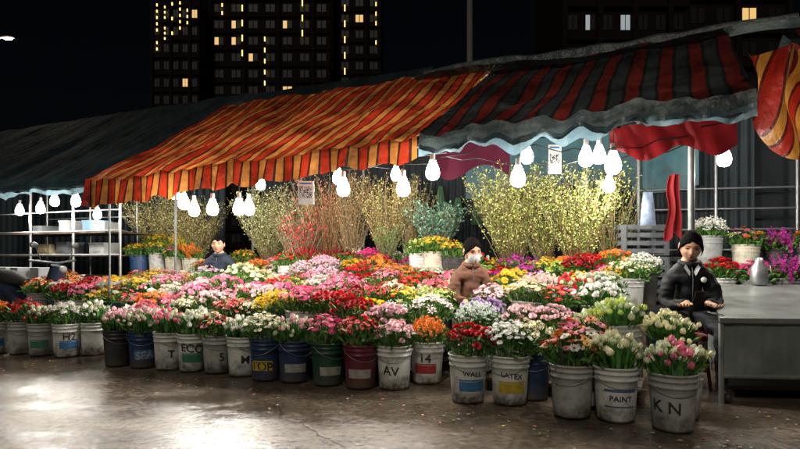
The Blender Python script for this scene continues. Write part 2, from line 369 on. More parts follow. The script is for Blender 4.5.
while v<3.0:
    u=.0+U(-.03,.03)
    while u<7.6:
        p=W(u,v); ok=True
        if .75<v<2.0 and u<.36: ok=False
        if v>=2.0 and u<.32: ok=False
        if v<1.25 and 1.52<u<1.86: ok=False
        if u>6.1 and v>1.75: ok=False
        if 5.05<u<7.6 and v<.62: ok = not (p.x<-2.85)
        if any((p.x-a)**2+(p.y-b)**2<r*r for a,b,r in ppl): ok=False
        if any((p.x-q[0])**2+(p.y-q[1])**2<.26**2 for q in FR): ok=False
        if ok: place(u+U(-.04,.04),v+U(-.04,.04))
        u+=.285
    v+=.27
for x,y,z,k,c in [(-4.1,9.0,.75,'button','yellow'),(-3.8,9.0,.78,'button','yellow'),(-3.5,8.9,.72,'daisymix','red'),(-3.2,8.8,.7,'spike','orange'),(-3.95,9.35,.9,'button','yellow'),(-3.6,9.3,.85,'spike','yellow'),(.42,6.9,.78,'button','yellow'),(.25,7.0,.76,'button','lime'),(.62,6.85,.72,'button','yellow'),
    (-.3,7.3,.55,'mum','orange'),(-.6,7.4,.5,'mum','yellow'),(1.3,6.5,.55,'button','mag'),(1.6,6.35,.52,'button','yellow'),(-1.5,7.7,.6,'daisy','red'),(-1.2,7.65,.62,'spike','dred'),
    (2.0,6.2,.55,'rose','red'),(2.3,6.1,.6,'mum','orange'),(2.55,6.0,.55,'spray','white'),(2.3,5.75,.5,'button','cream'),
    (3.3,5.9,.5,'rose','red'),(3.6,5.8,.48,'button','hot'),(3.9,5.8,.5,'spike','mag'),(4.2,5.7,.48,'rose','red'),(3.45,6.4,.95,'spray','white'),(3.8,6.3,.85,'daisymix','red'),(4.15,6.3,.8,'spike','mag'),(4.45,6.2,.85,'mum','orange'),(4.5,5.6,.5,'mum','pink')]:
    inst('flower_bucket',random.choice(PB[k]),(x,y,z),U(0,6),C_[c])
def stand(u0,u1,v0,v1,z,nm='display_stand'):
    mb=MB(); T=Matrix.Rotation(ROWANG,3,'Z'); cu,cv=(u0+u1)/2,(v0+v1)/2
    n=max(1,int((v1-v0)/.12))
    for i in range(n):
        vv=v0+(i+.5)*(v1-v0)/n; mb.box(W(cu,vv,z-.012),(u1-u0,(v1-v0)/n-.012,.022),T)
    q=max(2,int((u1-u0)/.8)+1)
    for i in range(q):
        for vv in(v0+.04,v1-.04):
            uu=u0+.05+(u1-u0-.1)*i/(q-1); mb.box(W(uu,vv,(z-.024)/2),(.04,.04,z-.026),T)
    mb.obj(nm,[M_WOOD])
for i in range(5):
    a=.5+.56*i; b=a+.54; z=.1*(i+1)
    if i<2: stand(.2,1.4,a,b,z); stand(1.95,7.6 if i==0 else 6.3,a,b,z)
    elif i==2: stand(.3,1.35,a,b,z); stand(2.0,4.9,a,b,z)
    else: stand(.2,5.0,a,b,z)
stand(.1,7.0,3.32,3.95,.55,'back_shelf')
def shelf(x0,x1,y0,y1,z):
    mb=MB(); mb.box(((x0+x1)/2,(y0+y1)/2,z-.015),(x1-x0,y1-y0,.03))
    for x in(x0+.03,x1-.03):
        for y in(y0+.03,y1-.03): mb.tube([(x,y,0),(x,y,z-.031)],.015,8)
    mb.obj('plant_shelf',[M_DARKSTEEL])
shelf(3.1,4.8,5.4,6.02,.48); shelf(3.2,4.8,6.08,6.6,.8); shelf(2.0,2.8,5.9,6.4,.5)
shelf(-4.4,-3.0,8.7,9.3,.70)
# ------------------------------------------------------------ tall branch vases
def vase(x,y,z,pot,spread,h,n,cols,leaf=.024,dens=26,lw=.4,nm='branch_vase'):
    e=empty(nm,(x,y,z)); inst('bucket',ME_B,(0,0,0),0,pot,e)
    mb=MB()
    for i in range(n):
        a=U(0,6.28); t=spread*math.sqrt(R()); L=h*U(.6,1.0)
        b=Vector((U(-.08,.08),U(-.08,.08),.3)); pts=[b]
        d=Vector((math.cos(a)*t,math.sin(a)*t,1)).normalized()
        for s in range(1,6):
            f=s/5; pts.append(b+d*L*f+Vector((math.cos(a),math.sin(a),0))*t*.14*f*f+Vector((U(-.015,.015),U(-.015,.015),0)))
        mb.tube(pts,[.005,.0045,.004,.003,.0025,.0015],3,0,(.16,.11,.05,0))
        for s in range(dens):
            f=.25+.75*R(); q=f*5; j=min(4,int(q)); p=pts[j].lerp(pts[j+1],q-j)
            c=random.choice(cols); k=U(.5,1.25); dd=Vector((U(-1,1),U(-1,1),U(-.2,1.2)))
            p2=p+dd.normalized()*U(0,.05)
            leafq(mb,p2,dd,leaf*U(.7,1.4),leaf*lw,(c[0]*k,c[1]*k,c[2]*k,0))
    for f in range(len(mb.m)): mb.m[f]=0
    mb.obj('branches',[M_LEAF],e)
YG=[(.58,.62,.16),(.40,.50,.10),(.66,.68,.28),(.18,.30,.06)]
vase(1.40,7.2,.58,BC['w'],.5,1.4,200,YG,.03,36,.6); vase(2.13,6.87,.58,BC['w'],.55,1.4,230,YG,.03,36,.6)
vase(1.78,7.1,.58,BC['g'],.4,1.15,90,YG,.026,34,.6); vase(2.5,6.75,.58,BC['k'],.4,1.1,90,[(.14,.18,.05),(.06,.1,.03)],.03,20,.5)
vase(.49,7.64,.72,BC['g'],.55,.8,120,[(.12,.28,.22),(.07,.20,.14),(.17,.30,.18)],.045,26,.55)
vase(-.2,7.97,.74,BC['b'],.45,1.25,160,[(.55,.5,.16),(.34,.36,.1),(.5,.36,.14)],.03,30,.5); vase(.15,7.85,.7,BC['w'],.38,1.15,90,[(.32,.36,.1),(.2,.16,.06)],.028,22,.5)
vase(-1.0,8.2,.5,BC['w'],.42,1.55,160,[(.36,.08,.03),(.34,.2,.07),(.42,.07,.04),(.2,.2,.05)],.03,26,.6); vase(-.7,8.1,.6,BC['w'],.35,1.4,110,[(.5,.38,.16),(.3,.22,.09)],.028,24,.5)
vase(-1.97,8.75,.6,BC['w'],.55,1.3,180,[(.48,.56,.24),(.3,.42,.14),(.58,.62,.34)],.03,32,.6); vase(-1.55,8.5,.6,BC['w'],.45,1.3,120,[(.4,.46,.18),(.25,.26,.1)],.028,24,.6)
vase(-4.05,9.8,.6,BC['w'],.65,1.35,190,[(.58,.52,.2),(.4,.4,.12)],.03,32,.5); vase(-3.4,9.5,.6,BC['w'],.55,1.25,150,[(.58,.52,.22),(.32,.36,.12)],.03,28,.5)
vase(-1.35,7.85,.55,BC['g'],.38,.9,60,[(.45,.03,.04),(.3,.02,.03),(.12,.08,.03)],.035,14,.8); vase(-.15,7.55,.6,BC['w'],.3,.6,40,[(.08,.16,.04)],.035,20,.5)

# ------------------------------------------------------------ awnings
def stripe_mat(name,ca,cb,per,cc=None,dirt=.5,tr=.12,rough=.45,spec=.5):
    m,nt,b=newmat(name)
    uvn=N(nt,'ShaderNodeUVMap',uv_map='UVMap'); sp=N(nt,'ShaderNodeSeparateXYZ'); nt.links.new(uvn.outputs[0],sp.inputs[0])
    dv=N(nt,'ShaderNodeMath',operation='DIVIDE'); dv.inputs[1].default_value=per; nt.links.new(sp.outputs['X'],dv.inputs[0])
    fr=N(nt,'ShaderNodeMath',operation='FRACT'); nt.links.new(dv.outputs[0],fr.inputs[0])
    cr=N(nt,'ShaderNodeValToRGB'); r=cr.color_ramp; r.interpolation='CONSTANT'; r.elements[0].color=ca+(1,); r.elements[0].position=0; r.elements[1].color=cb+(1,); r.elements[1].position=.5
    if cc:
        q=r.elements.new(.40); q.color=cc+(1,); q=r.elements.new(.88); q.color=cc+(1,)
    nt.links.new(fr.outputs[0],cr.inputs[0])
    tc=N(nt,'ShaderNodeTexCoord'); no=N(nt,'ShaderNodeTexNoise'); no.inputs['Scale'].default_value=2.2; no.inputs['Detail'].default_value=9; no.inputs['Roughness'].default_value=.7
    nt.links.new(tc.outputs['Object'],no.inputs['Vector'])
    mr=N(nt,'ShaderNodeMapRange'); mr.inputs[1].default_value=.35; mr.inputs[2].default_value=.65; mr.inputs[3].default_value=1-dirt; mr.inputs[4].default_value=1.1; nt.links.new(no.outputs['Fac'],mr.inputs[0])
    mx=N(nt,'ShaderNodeMix',data_type='RGBA',blend_type='MULTIPLY'); mx.inputs[0].default_value=1; nt.links.new(cr.outputs[0],mx.inputs[6]); nt.links.new(mr.outputs[0],mx.inputs[7])
    nt.links.new(mx.outputs[2],b.inputs['Base Color']); b.inputs['Roughness'].default_value=rough; b.inputs['Specular IOR Level'].default_value=spec
    n2=N(nt,'ShaderNodeTexNoise'); n2.inputs['Scale'].default_value=9; n2.inputs['Detail'].default_value=4; nt.links.new(tc.outputs['Object'],n2.inputs['Vector'])
    bp=N(nt,'ShaderNodeBump'); bp.inputs['Strength'].default_value=.6; bp.inputs['Distance'].default_value=.05; nt.links.new(n2.outputs['Fac'],bp.inputs['Height']); nt.links.new(bp.outputs[0],b.inputs['Normal'])
    tn=N(nt,'ShaderNodeBsdfTranslucent'); nt.links.new(mx.outputs[2],tn.inputs['Color']); ms=N(nt,'ShaderNodeMixShader'); ms.inputs[0].default_value=tr
    nt.links.new(b.outputs[0],ms.inputs[1]); nt.links.new(tn.outputs[0],ms.inputs[2]); nt.links.new(ms.outputs[0],nt.nodes['Material Output'].inputs['Surface'])
    return m
S_A=stripe_mat('striped_tarp',(.44,.035,.012),(.52,.20,.045),.2,(.05,.018,.013),.8,.26)
S_B=stripe_mat('old_striped_tarp',(.12,.014,.01),(.028,.034,.034),.24,(.012,.013,.014),.8,.10)
S_V=stripe_mat('grey_green_tarp',(.10,.13,.13),(.08,.11,.115),.9,None,.7,.2)
S_P=stripe_mat('clear_blue_plastic',(.26,.40,.47),(.20,.33,.40),.7,None,.5,.35,.3)
S_D=stripe_mat('dark_tarp',(.012,.024,.030),(.018,.032,.038),.8,None,.6,.10,.8,.2)
def surf(name,P,nu,nv,mats,mi=lambda i,j:0,parent=None,usc=1.0):
    vs=[];uvs=[];fs=[];ms=[]
    for i in range(nu+1):
        for j in range(nv+1):
            p,q=P(i/nu,j/nv); vs.append(tuple(p)); uvs.append(q)
    for i in range(nu):
        for j in range(nv):
            a=i*(nv+1)+j; fs.append((a,a+nv+1,a+nv+2,a+1)); ms.append(mi(i/nu,j/nv))
    me=bpy.data.meshes.new(name); me.from_pydata(vs,[],fs)
    for q in mats: me.materials.append(q)
    me.polygons.foreach_set('material_index',ms); me.polygons.foreach_set('use_smooth',[True]*len(fs))
    ul=me.uv_layers.new(name='UVMap')
    for l in me.loops: ul.data[l.index].uv=uvs[l.vertex_index]
    o=bpy.data.objects.new(name,me); COL.objects.link(o); o.parent=parent; return o
def awning(name,u0,u1,v0,zf,v1,zr,val,sm,vm,seed=0,wav=1.0,trim=None):
    e=empty(name)
    def roof(a,b):
        u=u0+(u1-u0)*a; vv=v0+(v1-v0)*b; z=zf(u)+(zr-zf(u))*b
        z-=.05*wav*math.sin(math.pi*b)*(.5+.5*math.cos(u*2*math.pi/1.1)) 
        z+=.045*wav*noise.noise(Vector((u*2.1,vv*1.4,seed)))+.03*wav*noise.noise(Vector((u*6,vv*2,seed+5)))*(1-.5*b)
        z+=.02*wav*abs(noise.noise(Vector((u*9+vv*4,vv*5,seed+8))))
        return W(u,vv,z),(u+.03*noise.noise(Vector((u*1.5,vv*1.5,seed))),b)
    surf('roof_cloth',roof,int((u1-u0)/.035),30,[sm],parent=e)
    def vh(u): return val(u)*(.84+.16*abs(math.sin(u*3.3+seed))+.16*noise.noise(Vector((u*5,seed,0))))
    def off(u,b): return -.015-.05*b*math.sin(u*19+2*math.sin(u*3))*(.6+.4*noise.noise(Vector((u*2,3,seed))))-.03*b
    def valf(a,b):
        u=u0+(u1-u0)*a; r,_=roof(a,0); return W(u,v0+off(u,b),r.z-vh(u)*b),(u,-b)
    surf('valance',valf,int((u1-u0)/.03),8,vm,parent=e)
    if trim:
        def tf(a,b):
            u=u0+(u1-u0)*a; r,_=roof(a,0)
            t0=.70; L=.05+.09*max(0,.35+noise.noise(Vector((u*2.2,7,seed))))+.02*math.sin(u*13)
            return W(u,v0+off(u,t0)-.008-.02*b*math.sin(u*23),r.z-vh(u)*t0-L*b),(u,-b)
        surf('plastic_trim',tf,int((u1-u0)/.02),4,[trim],parent=e)
    def back(a,b):
        u=u0+(u1-u0)*a; return W(u,v1+2.2*b,zr-.02-.45*b+.02*noise.noise(Vector((u*2,b*3,9)))),(u,b)
    surf('back_roof_cloth',back,40,8,[sm],parent=e)
    return e
zf=lambda u:2.12-.030*(u+.44)
awning('striped_awning',1.93,6.08,.5,zf,2.8,3.36,lambda u:.20+.028*(u-1.9),S_A,[S_A],seed=1,wav=1.3)
awning('striped_awning',-.5,1.91,.5,lambda u:zf(u)+.03,2.8,3.36,lambda u:.15+.03*math.sin(u*5)**2,S_B,[S_V],seed=4,wav=1.5,trim=S_P)
awning('striped_awning',-3.6,-1.0,.75,lambda u:2.30-.02*u,2.9,3.3,lambda u:.25,S_B,[S_A],seed=7)
awning('dark_awning',6.2,13,1.0,lambda u:2.06,3.5,3.75,lambda u:.12,S_D,[S_D],seed=9,wav=.6,trim=S_P)
def dr(a,b):
    u=3.0+3.2*a; return W(u,2.95+.55*b,3.1+.62*b),(u,b)
surf('tarpaulin',dr,20,6,[S_D])
def rc(a,b):
    u=-1.1+3.9*a; vv=2.82-.42*b-.05*math.sin(b*9); z=3.39+.05*math.sin(b*7)+.03*noise.noise(Vector((u*3,b*2,0)))-(.20+.04*math.sin(u*2.2))*b
    return W(u,vv,z),(u,b)
surf('folded_ridge_tarp',rc,70,10,[S_V])
S_F=stripe_mat('flag_stripes',(.50,.03,.015),(.66,.30,.05),.11,(.12,.015,.015),.6,.3)
def fl(a,b):
    z=2.46+.10*a-(.46+.26*abs(math.sin(a*8.5+.6))+.05*math.sin(a*23))*b; x=2.38+1.1*a+.05*math.sin(b*6+a*9)+.18*b*(1-a); y=3.92+.09*math.sin(a*27+b*2)
    return Vector((x,y,z)),(x*.9+b*.12,b)
surf('hanging_striped_flap',fl,90,16,[S_F])
M_RED=plain('red_banner_cloth',(.24,.015,.018),.7,0,.6,7,.4,trans=.2,spec=.2); M_MAR=plain('maroon_tarp',(.06,.008,.02),.8,0,.3,12,.3,spec=.1)
def bn(a,b):
    u=-.42+.86*a; return W(u,.80+.03*math.sin(a*14)+.02*math.sin(a*31+b*4),2.08-.03*math.sin(a*3.14)-(.22+.05*math.sin(a*11))*b),(u,b)
surf('hanging_red_tarp',bn,40,8,[M_RED])
def mt(a,b):
    return Vector((.40+.9*a,6.9-.1*a+.04*math.sin(a*12),2.42-(.34+.09*math.sin(a*7))*b)),(a,b)
surf('hanging_tarp',mt,30,5,[M_MAR])
def tt(a,b):
    u=-.3+3.0*a; return W(u,4.0+.04*math.sin(a*22),2.7-(.75+.08*math.sin(a*9))*b),(u,b)
surf('teal_light_sheet',tt,50,8,[plain('teal_light_colour',(.04,.13,.16),.5,0,.7,5,.4)])  # added sheet, its colour carries the teal light of the stall interior
for i in range(16):
    u=U(-.2,6.0); zt_=U(1.5,2.2); w_=U(.07,.13); h_=U(.2,.4); c=random.choice([(.5,.5,.48),(.35,.04,.04),(.05,.15,.3),(.4,.3,.08),(.08,.2,.1),(.3,.1,.2)])
    def pb(a,b,u=u,zt_=zt_,w_=w_,h_=h_):
        ww=w_*(.35+.9*b-.35*b*b); return W(u+(a-.5)*2*ww,3.98-.08*math.sin(a*3.14)*math.sin(b*2.8)+.01*math.sin(a*25),zt_-h_*b),(a,b)
    surf('hanging_bag',pb,14,8,[plain('bag',c,.4,0,.4,20,.4,trans=.2)])
# ------------------------------------------------------------ steel frame
fr=MB()
def post(u,v,z1,r=.022,m=0): fr.tube([W(u,v,0),W(u,v,z1)],r,10,m)
for u in(.35,1.9,4.0,6.0): post(u,3.3,3.15)
post(6.02,1.75,2.6,.016); post(6.02,.75,2.05,.012)
fr.tube([(2.47,4.86,0),(2.47,4.86,2.42)],.027,12)
fr.tube([W(-.5,.53,2.07),W(1.9,.53,2.0)],.016,8); fr.tube([W(1.9,.53,2.0),W(6.05,.53,1.86)],.016,8)
fr.tube([W(-.5,2.8,3.27),W(6.05,2.8,3.27)],.02,8)
fr.tube([W(-.5,1.95,2.72),W(6.05,1.95,2.65)],.014,8)
for u in(-.45,.35,1.9,3.0,4.0,5.0,6.0): fr.tube([W(u,.53,zf(u)-.09),W(u,2.8,3.24)],.014,8)
fr.obj('awning_frame',[plain('dull_pipe',(.16,.17,.17),.5,.5,.5,14,.1)],None,True)
cw=MB(); rows=[]
for i in range(330):
    u=-.9+7.4*i/329; o=.02*math.sin(i*1.3)
    rows.append([W(u,4.15+o,.0),W(u,4.15+o,1.3),W(u,4.15+o,2.85)])
cw.grid(rows); cw.obj('corrugated_wall',[plain('teal_sheet_metal',(.012,.024,.030),.7,.2,.9,3,.1)],None,True)
for (x,y,z) in [(2.75,6.6,.0),(2.75,6.6,.36),(2.75,6.6,.72),(2.75,6.6,1.08),(3.1,6.9,0),(3.1,6.9,.36),(3.1,6.9,.72)]:
    mb=MB()
    for q in range(4):
        zz=.03+.09*q
        for sx,sy,ax in((0,-.17,0),(0,.17,0),(-.24,0,1),(.24,0,1)):
            mb.box((sx,sy,zz+.02),(.5 if ax==0 else .02,.02 if ax==0 else .32,.05))
    mb.box((0,0,.01),(.46,.32,.02))
    for sx in(-.24,.24):
        for sy in(-.17,.17): mb.box((sx,sy,.17),(.045,.045,.34))
    mb.obj('plastic_crate',[plain('grey_crate',(.09,.10,.11),.5)],None,False,(x,y,z))
# ------------------------------------------------------------ light bulbs
LB=[(.29,5.08,1.86),(.03,5.21,1.73),(-.54,5.47,1.76),(.98,4.76,1.76),(1.24,5.6,2.09),(1.59,4.9,1.95),(1.84,5.3,2.04),(1.65,4.44,1.82),(2.26,6.2,1.88),
(-2.4,6.36,1.71),(-2.37,6.6,1.65),(-2.02,6.18,1.63),(-1.69,6.02,1.62),(-1.66,6.3,1.64),(-.68,6.3,1.98),(2.94,5.2,2.0),(3.9,5.0,2.1),
(-5.33,8.5,1.83),(-4.41,7.8,1.87),(-5.97,9.0,1.84),(-4.75,9.0,1.78),(-.05,6.9,2.1),(-3.1,7.9,1.98),(-1.8,7.4,2.05),(-5.0,8.3,1.92)]  # deep bulbs near the branch vases are added to brighten the back
bm=MB()
bm.lathe([(.001,.115),(.02,.112),(.021,.06),(.026,.055)],14,None,1)
bm.lathe([(.026,.055),(.034,.03),(.052,-.01),(.060,-.05),(.055,-.085),(.035,-.108),(.001,-.116)],18,None,0)
ME_BULB=bm.mesh('bulb',[M_BULB,M_WHITE],True)
for i,(x,y,z) in enumerate(LB):
    e=empty('hanging_bulb',(x,y,z)); inst('bulb',ME_BULB,(0,0,0),0,(1,1,1),e,1.05)
    u,v_=uv_of(x,y)
    zr=zf(u)+(3.36-zf(u))*max(0,min(1,(v_-.5)/2.3))-.08 if u<6.1 else 2.1+.5*max(0,v_-1)
    zr=max(zr,z+.2)
    w=MB(); w.tube([(0,0,.11),(.004,.0,(zr-z)/2),(0,0,zr-z)],.004,5); w.obj('flex_cord',[M_WIRE],e)
    l=bpy.data.lights.new('bulb_light','POINT'); l.energy=33; l.color=(1,.94,.84); l.shadow_soft_size=.04
    lo=bpy.data.objects.new('bulb_light',l); COL.objects.link(lo); lo.location=(0,0,-.175); lo.parent=e
cb=MB()
for (a,b) in [((6.0,.8),(3.2,.8)),((3.2,.8),(1.2,.75)),((1.2,.75),(-.4,.8)),((6.0,.9),(1.9,1.1)),((1.9,1.1),(-.4,1.5))]:
    A=W(a[0],a[1],2.0); B=W(b[0],b[1],2.05); cb.tube([A.lerp(B,t/16)-Vector((0,0,.14*math.sin(math.pi*t/16)+.02*math.sin(t*2.1))) for t in range(17)],.005,5)
cb.obj('power_cable',[M_WIRE])
def qrmat():
    m,nt,b=newmat('payment_code_print'); tc=N(nt,'ShaderNodeTexCoord')
    mp=N(nt,'ShaderNodeVectorMath',operation='MULTIPLY'); mp.inputs[1].default_value=(190,190,190); fl_=N(nt,'ShaderNodeVectorMath',operation='FLOOR'); wn=N(nt,'ShaderNodeTexWhiteNoise')
    nt.links.new(tc.outputs['Object'],mp.inputs[0]); nt.links.new(mp.outputs[0],fl_.inputs[0]); nt.links.new(fl_.outputs[0],wn.inputs[0])
    g=N(nt,'ShaderNodeMath',operation='GREATER_THAN'); g.inputs[1].default_value=.5; nt.links.new(wn.outputs[0],g.inputs[0])
    mr=N(nt,'ShaderNodeMapRange'); mr.inputs[3].default_value=.02; mr.inputs[4].default_value=.7; nt.links.new(g.outputs[0],mr.inputs[0]); nt.links.new(mr.outputs[0],b.inputs['Base Color']); return m
QR=qrmat()
for (x,y,z,w,h) in[(-.885,5.4,1.665,.15,.22),(1.27,4.7,1.86,.105,.24)]:
    mb=MB(); mb.box((0,0,0),(w,.004,h),None,0); s=w*.72; mb.box((0,-.0035,.005),(s,.002,s),None,1); mb.box((0,-.0035,h*.4),(s,.002,.014),None,2)
    mb.tube([(-w*.4,0,h/2),(0,0,h/2+.12),(w*.4,0,h/2)],.0015,4,3); mb.tube([(0,0,h/2+.12),(0,0,h/2+.25)],.0015,4,3)
    mb.obj('payment_code_sign',[M_WHITE,QR,LM['b'],M_WIRE],None,False,(x,y,z))
def hj(a,b):
    w=(.05+.045*b+.01*math.sin(b*9)); return Vector((2.92+(a-.5)*2*w,6.1+.05*math.sin(a*14)+.02*math.sin(b*8),1.95-(.66+.05*math.sin(a*9))*b-.05*abs(a-.5))),(a,b)
surf('hanging_red_raincoat',hj,26,20,[M_RED])
def hb(a,b):
    w=.09*(.55+.6*b-.2*b*b); return Vector((2.66+(a-.5)*2*w,6.15-.06*math.sin(a*3.14)*math.sin(b*2.6),1.76-.36*b)),(a,b)
surf('hanging_cloth_bag',hb,14,10,[plain('bag_print',(.16,.22,.32),.6,0,.9,14,.4)])
# ------------------------------------------------------------ people
def skin_mesh(J,E,root,lv=2,bs=.6):
    names=list(J); ix={n:i for i,n in enumerate(names)}
    me=bpy.data.meshes.new('sk'); me.from_pydata([J[n][0] for n in names],[(ix[a],ix[b]) for a,b in E],[])
    o=bpy.data.objects.new('sk',me); COL.objects.link(o)
    md=o.modifiers.new('s','SKIN'); md.branch_smoothing=bs
    sb=o.modifiers.new('u','SUBSURF'); sb.levels=lv; sb.render_levels=lv
    for i,n in enumerate(names):
        d=me.skin_vertices[0].data[i]; r=J[n][1]; d.radius=r if hasattr(r,'__len__') else (r,r); d.use_root=(n==root)
    bpy.context.view_layer.update()
    m2=bpy.data.meshes.new_from_object(o.evaluated_get(bpy.context.evaluated_depsgraph_get())); bpy.data.objects.remove(o); return m2
def hand_mb(side,curl=.5):
    mb=MB(); mb.ell((0,-.045,0),(.040,.052,.015),16,10); mb.ell((0,-.005,0),(.027,.03,.018),12,8)
    for (x,L,dx) in((.029,.068,.06),(.010,.078,.02),(-.010,.073,-.03),(-.028,.058,-.09)):
        p=Vector((x*side,-.078,0)); ang=.15; pts=[Vector((x*side*.8,-.05,0)),p.copy()]
        for f in(.45,.3,.25):
            p=p+Vector((dx*side*L*f,-math.cos(ang)*L*f,-math.sin(ang)*L*f)); pts.append(p.copy()); ang+=curl
        J={str(i):(tuple(q),[.009,.0092,.0085,.0078,.0062][i]) for i,q in enumerate(pts)}
        mb.add_mesh(skin_mesh(J,[(str(i),str(i+1)) for i in range(4)],'0',1))
    pts=[Vector((.018*side,-.02,0)),Vector((.040*side,-.042,-.004)),Vector((.055*side,-.068,-.010)),Vector((.056*side,-.092,-.016))]
    J={str(i):(tuple(q),[.012,.0105,.009,.007][i]) for i,q in enumerate(pts)}
    mb.add_mesh(skin_mesh(J,[(str(i),str(i+1)) for i in range(3)],'0',1)); return mb
def face_fn(p):
    x,y,z=p; u=z/.115
    if u<0: x*=1-.22*u*u; 
    if u<-.3 and y<0: y*=1-.06*(-u-.3)
    if y>0: y*=1.02; 
    if y<0:
        g=lambda cx,cz,sx,sz: math.exp(-((abs(x)-cx)/sx)**2-((z-cz)/sz)**2)
        y+= -.018*math.exp(-(x/.012)**2)*(math.exp(-((z+.022)/.016)**2)+.55*math.exp(-((z-.0)/.02)**2))
        y+= .009*g(.030,.012,.016,.012)-.005*g(.026,.034,.022,.010)-.006*g(.0,-.052,.022,.010)-.007*g(0,-.092,.022,.014)-.005*g(.042,-.022,.018,.018)-.004*g(.012,-.026,.006,.006)
    return Vector((x,y,z))
def person(nm,loc,rz,s,jm,tm_,pitch=0,roll=0,hand='lap',mask=False,bun=True,badge=False,wide=1.0,white_collar=False,yaw=0,short=False):
    e=empty(nm,loc,rz)
    J={'pel':((0,0,s+.125),.13),'bel':((0,-.015,s+.27),.125),'che':((0,-.03,s+.41),.13),'ub':((0,-.035,s+.50),.105),'nk':((0,-.055,s+.59),.058),'hd':((0,-.075,s+.66),.048)}
    E=[('pel','bel'),('bel','che'),('che','ub'),('ub','nk'),('nk','hd')]
    wz=s+.27 if hand=='phone' else s+.235; wy=-.29 if hand=='phone' else -.30; wx=.075 if hand=='phone' else .11
    for t,q in(('L',-1),('R',1)):
        J.update({'sh'+t:((q*.145*wide,-.035,s+.485),.082),'ua'+t:((q*.18*wide,-.05,s+.375),.068),'el'+t:((q*.19*wide,-.085,s+.235),.06),'fa'+t:((q*.15*wide,-.19,s+.23),.052),'wr'+t:((q*wx,wy,wz),.038),
          'hp'+t:((q*.09,-.04,s+.10),.10),'th'+t:((q*.125,-.22,s+.10),.088),'kn'+t:((q*.15,-.42,s+.085),.07),'cf'+t:((q*.15,-.415,(s+.17)/2),.06),'an'+t:((q*.14,-.40,.10),.043),'hl'+t:((q*.14,-.41,.052),.04),'to'+t:((q*.15,-.55,.038),.035)})
        E+=[('ub','sh'+t),('sh'+t,'ua'+t),('ua'+t,'el'+t),('el'+t,'fa'+t),('fa'+t,'wr'+t),('pel','hp'+t),('hp'+t,'th'+t),('th'+t,'kn'+t),('kn'+t,'cf'+t),('cf'+t,'an'+t),('an'+t,'hl'+t),('hl'+t,'to'+t)]
    me=skin_mesh(J,E,'pel',3)
    segs=[]
    for a,b in E:
        m=1 if a[:2] in('hp','th','kn','cf') else 2 if a[:2] in('an','hl') else 3 if b=='hd' else 0
        segs.append((Vector(J[a][0]),Vector(J[b][0]),m))
    for q in(jm,tm_,M_SHOE,M_SKIN): me.materials.append(q)
    def near(p):
        best=9;bm_=0
        for a,b,m in segs:
            d=b-a; t=max(0,min(1,(p-a).dot(d)/d.length_squared)); r=(p-a-d*t).length
            if r<best: best=r;bm_=m
        return bm_
    for p in me.polygons: p.material_index=near(p.center); p.use_smooth=True
    nr=[v.normal.copy() for v in me.vertices]
    for v,n_ in zip(me.vertices,nr):
        if v.co.z<s+.56: v.co+=n_*(.014*noise.noise(v.co*11)+.012*noise.noise(Vector((v.co.x*16+v.co.z*10,v.co.y*16,v.co.z*34))))
    o=bpy.data.objects.new('body',me); COL.objects.link(o); o.parent=e
    cl=MB(); pts=[Vector((.068*math.cos(a),-.055+.064*math.sin(a),s+.572+.014*math.sin(a))) for a in [2*math.pi*k/18-math.pi/2 for k in range(19)]]
    cl.tube(pts,[.024]*19,8,0); cl.obj('collar',[jm],e,True)
    if white_collar:
        for q in(-1,1):
            c2=MB(); c2.grid([[Vector((q*.012,-.135,s+.50)),Vector((q*.045,-.128,s+.565))],[Vector((q*.022,-.158,s+.47)),Vector((q*.060,-.139,s+.535))]]); c2.obj('shirt_collar',[M_MASK],e)
    zp=MB(); zp.tube([(0,-.138,s+.535),(0,-.168,s+.45),(0,-.160,s+.36),(0,-.140,s+.25)],.003,6); zp.obj('zip',[M_DARKSTEEL],e,True)
    if badge:
        b=MB(); b.lathe([(.001,.004),(.020,.003),(.022,0)],16,Matrix.Translation((.078,-.162,s+.44))@Matrix.Rotation(math.radians(80),4,'X')); b.obj('round_badge',[M_WHITE],e,True)
    h=empty('head',(0,-.10,s+.705)); h.parent=e; h.rotation_euler=(pitch,roll,yaw); h.scale=(1.08,1.05,1.04)
    mb=MB(); mb.ell((0,0,0),(.074,.092,.115),56,44,None,0,fn=face_fn); 
    for q in(-1,1): mb.ell((q*.074,.008,-.004),(.010,.020,.031),10,8,Matrix.Rotation(q*.35,3,'Z'),0)
    mb.obj('face',[M_SKIN],h,True)
    f=MB()
    for q in(-1,1):
        f.ell((q*.030,-.0765,.010),(.0135,.006,.0035),12,6,None,2); f.ell((q*.030,-.0805,.0088),(.0064,.004,.0038),10,6,None,0)
        f.tube([(q*.014,-.083,.013),(q*.03,-.0855,.0155),(q*.046,-.077,.011)],.0024,5,0)
        f.tube([(q*.013,-.090,.032),(q*.030,-.089,.037),(q*.050,-.077,.032)],[.0018,.003,.0013],5,0)
    f.ell((0,-.0885,-.050),(.020,.006,.003),12,6,None,1); f.ell((0,-.0875,-.057),(.016,.006,.004),12,6,None,1)
    f.obj('eyes_and_mouth',[M_EYE,M_LIP,M_EYEW],h,True)
    def hline(dx):
        ax=abs(dx)
        l=(.56-.50*max(0,ax-.10)-.5*max(0,ax-.6)) if not short else (.46-.1*math.sin(dx*6)-1.3*max(0,ax-.62))
        return l+.05*noise.noise(Vector((dx*14,0,1)))
    hr=MB(); nk=84; nj=60; ids={}
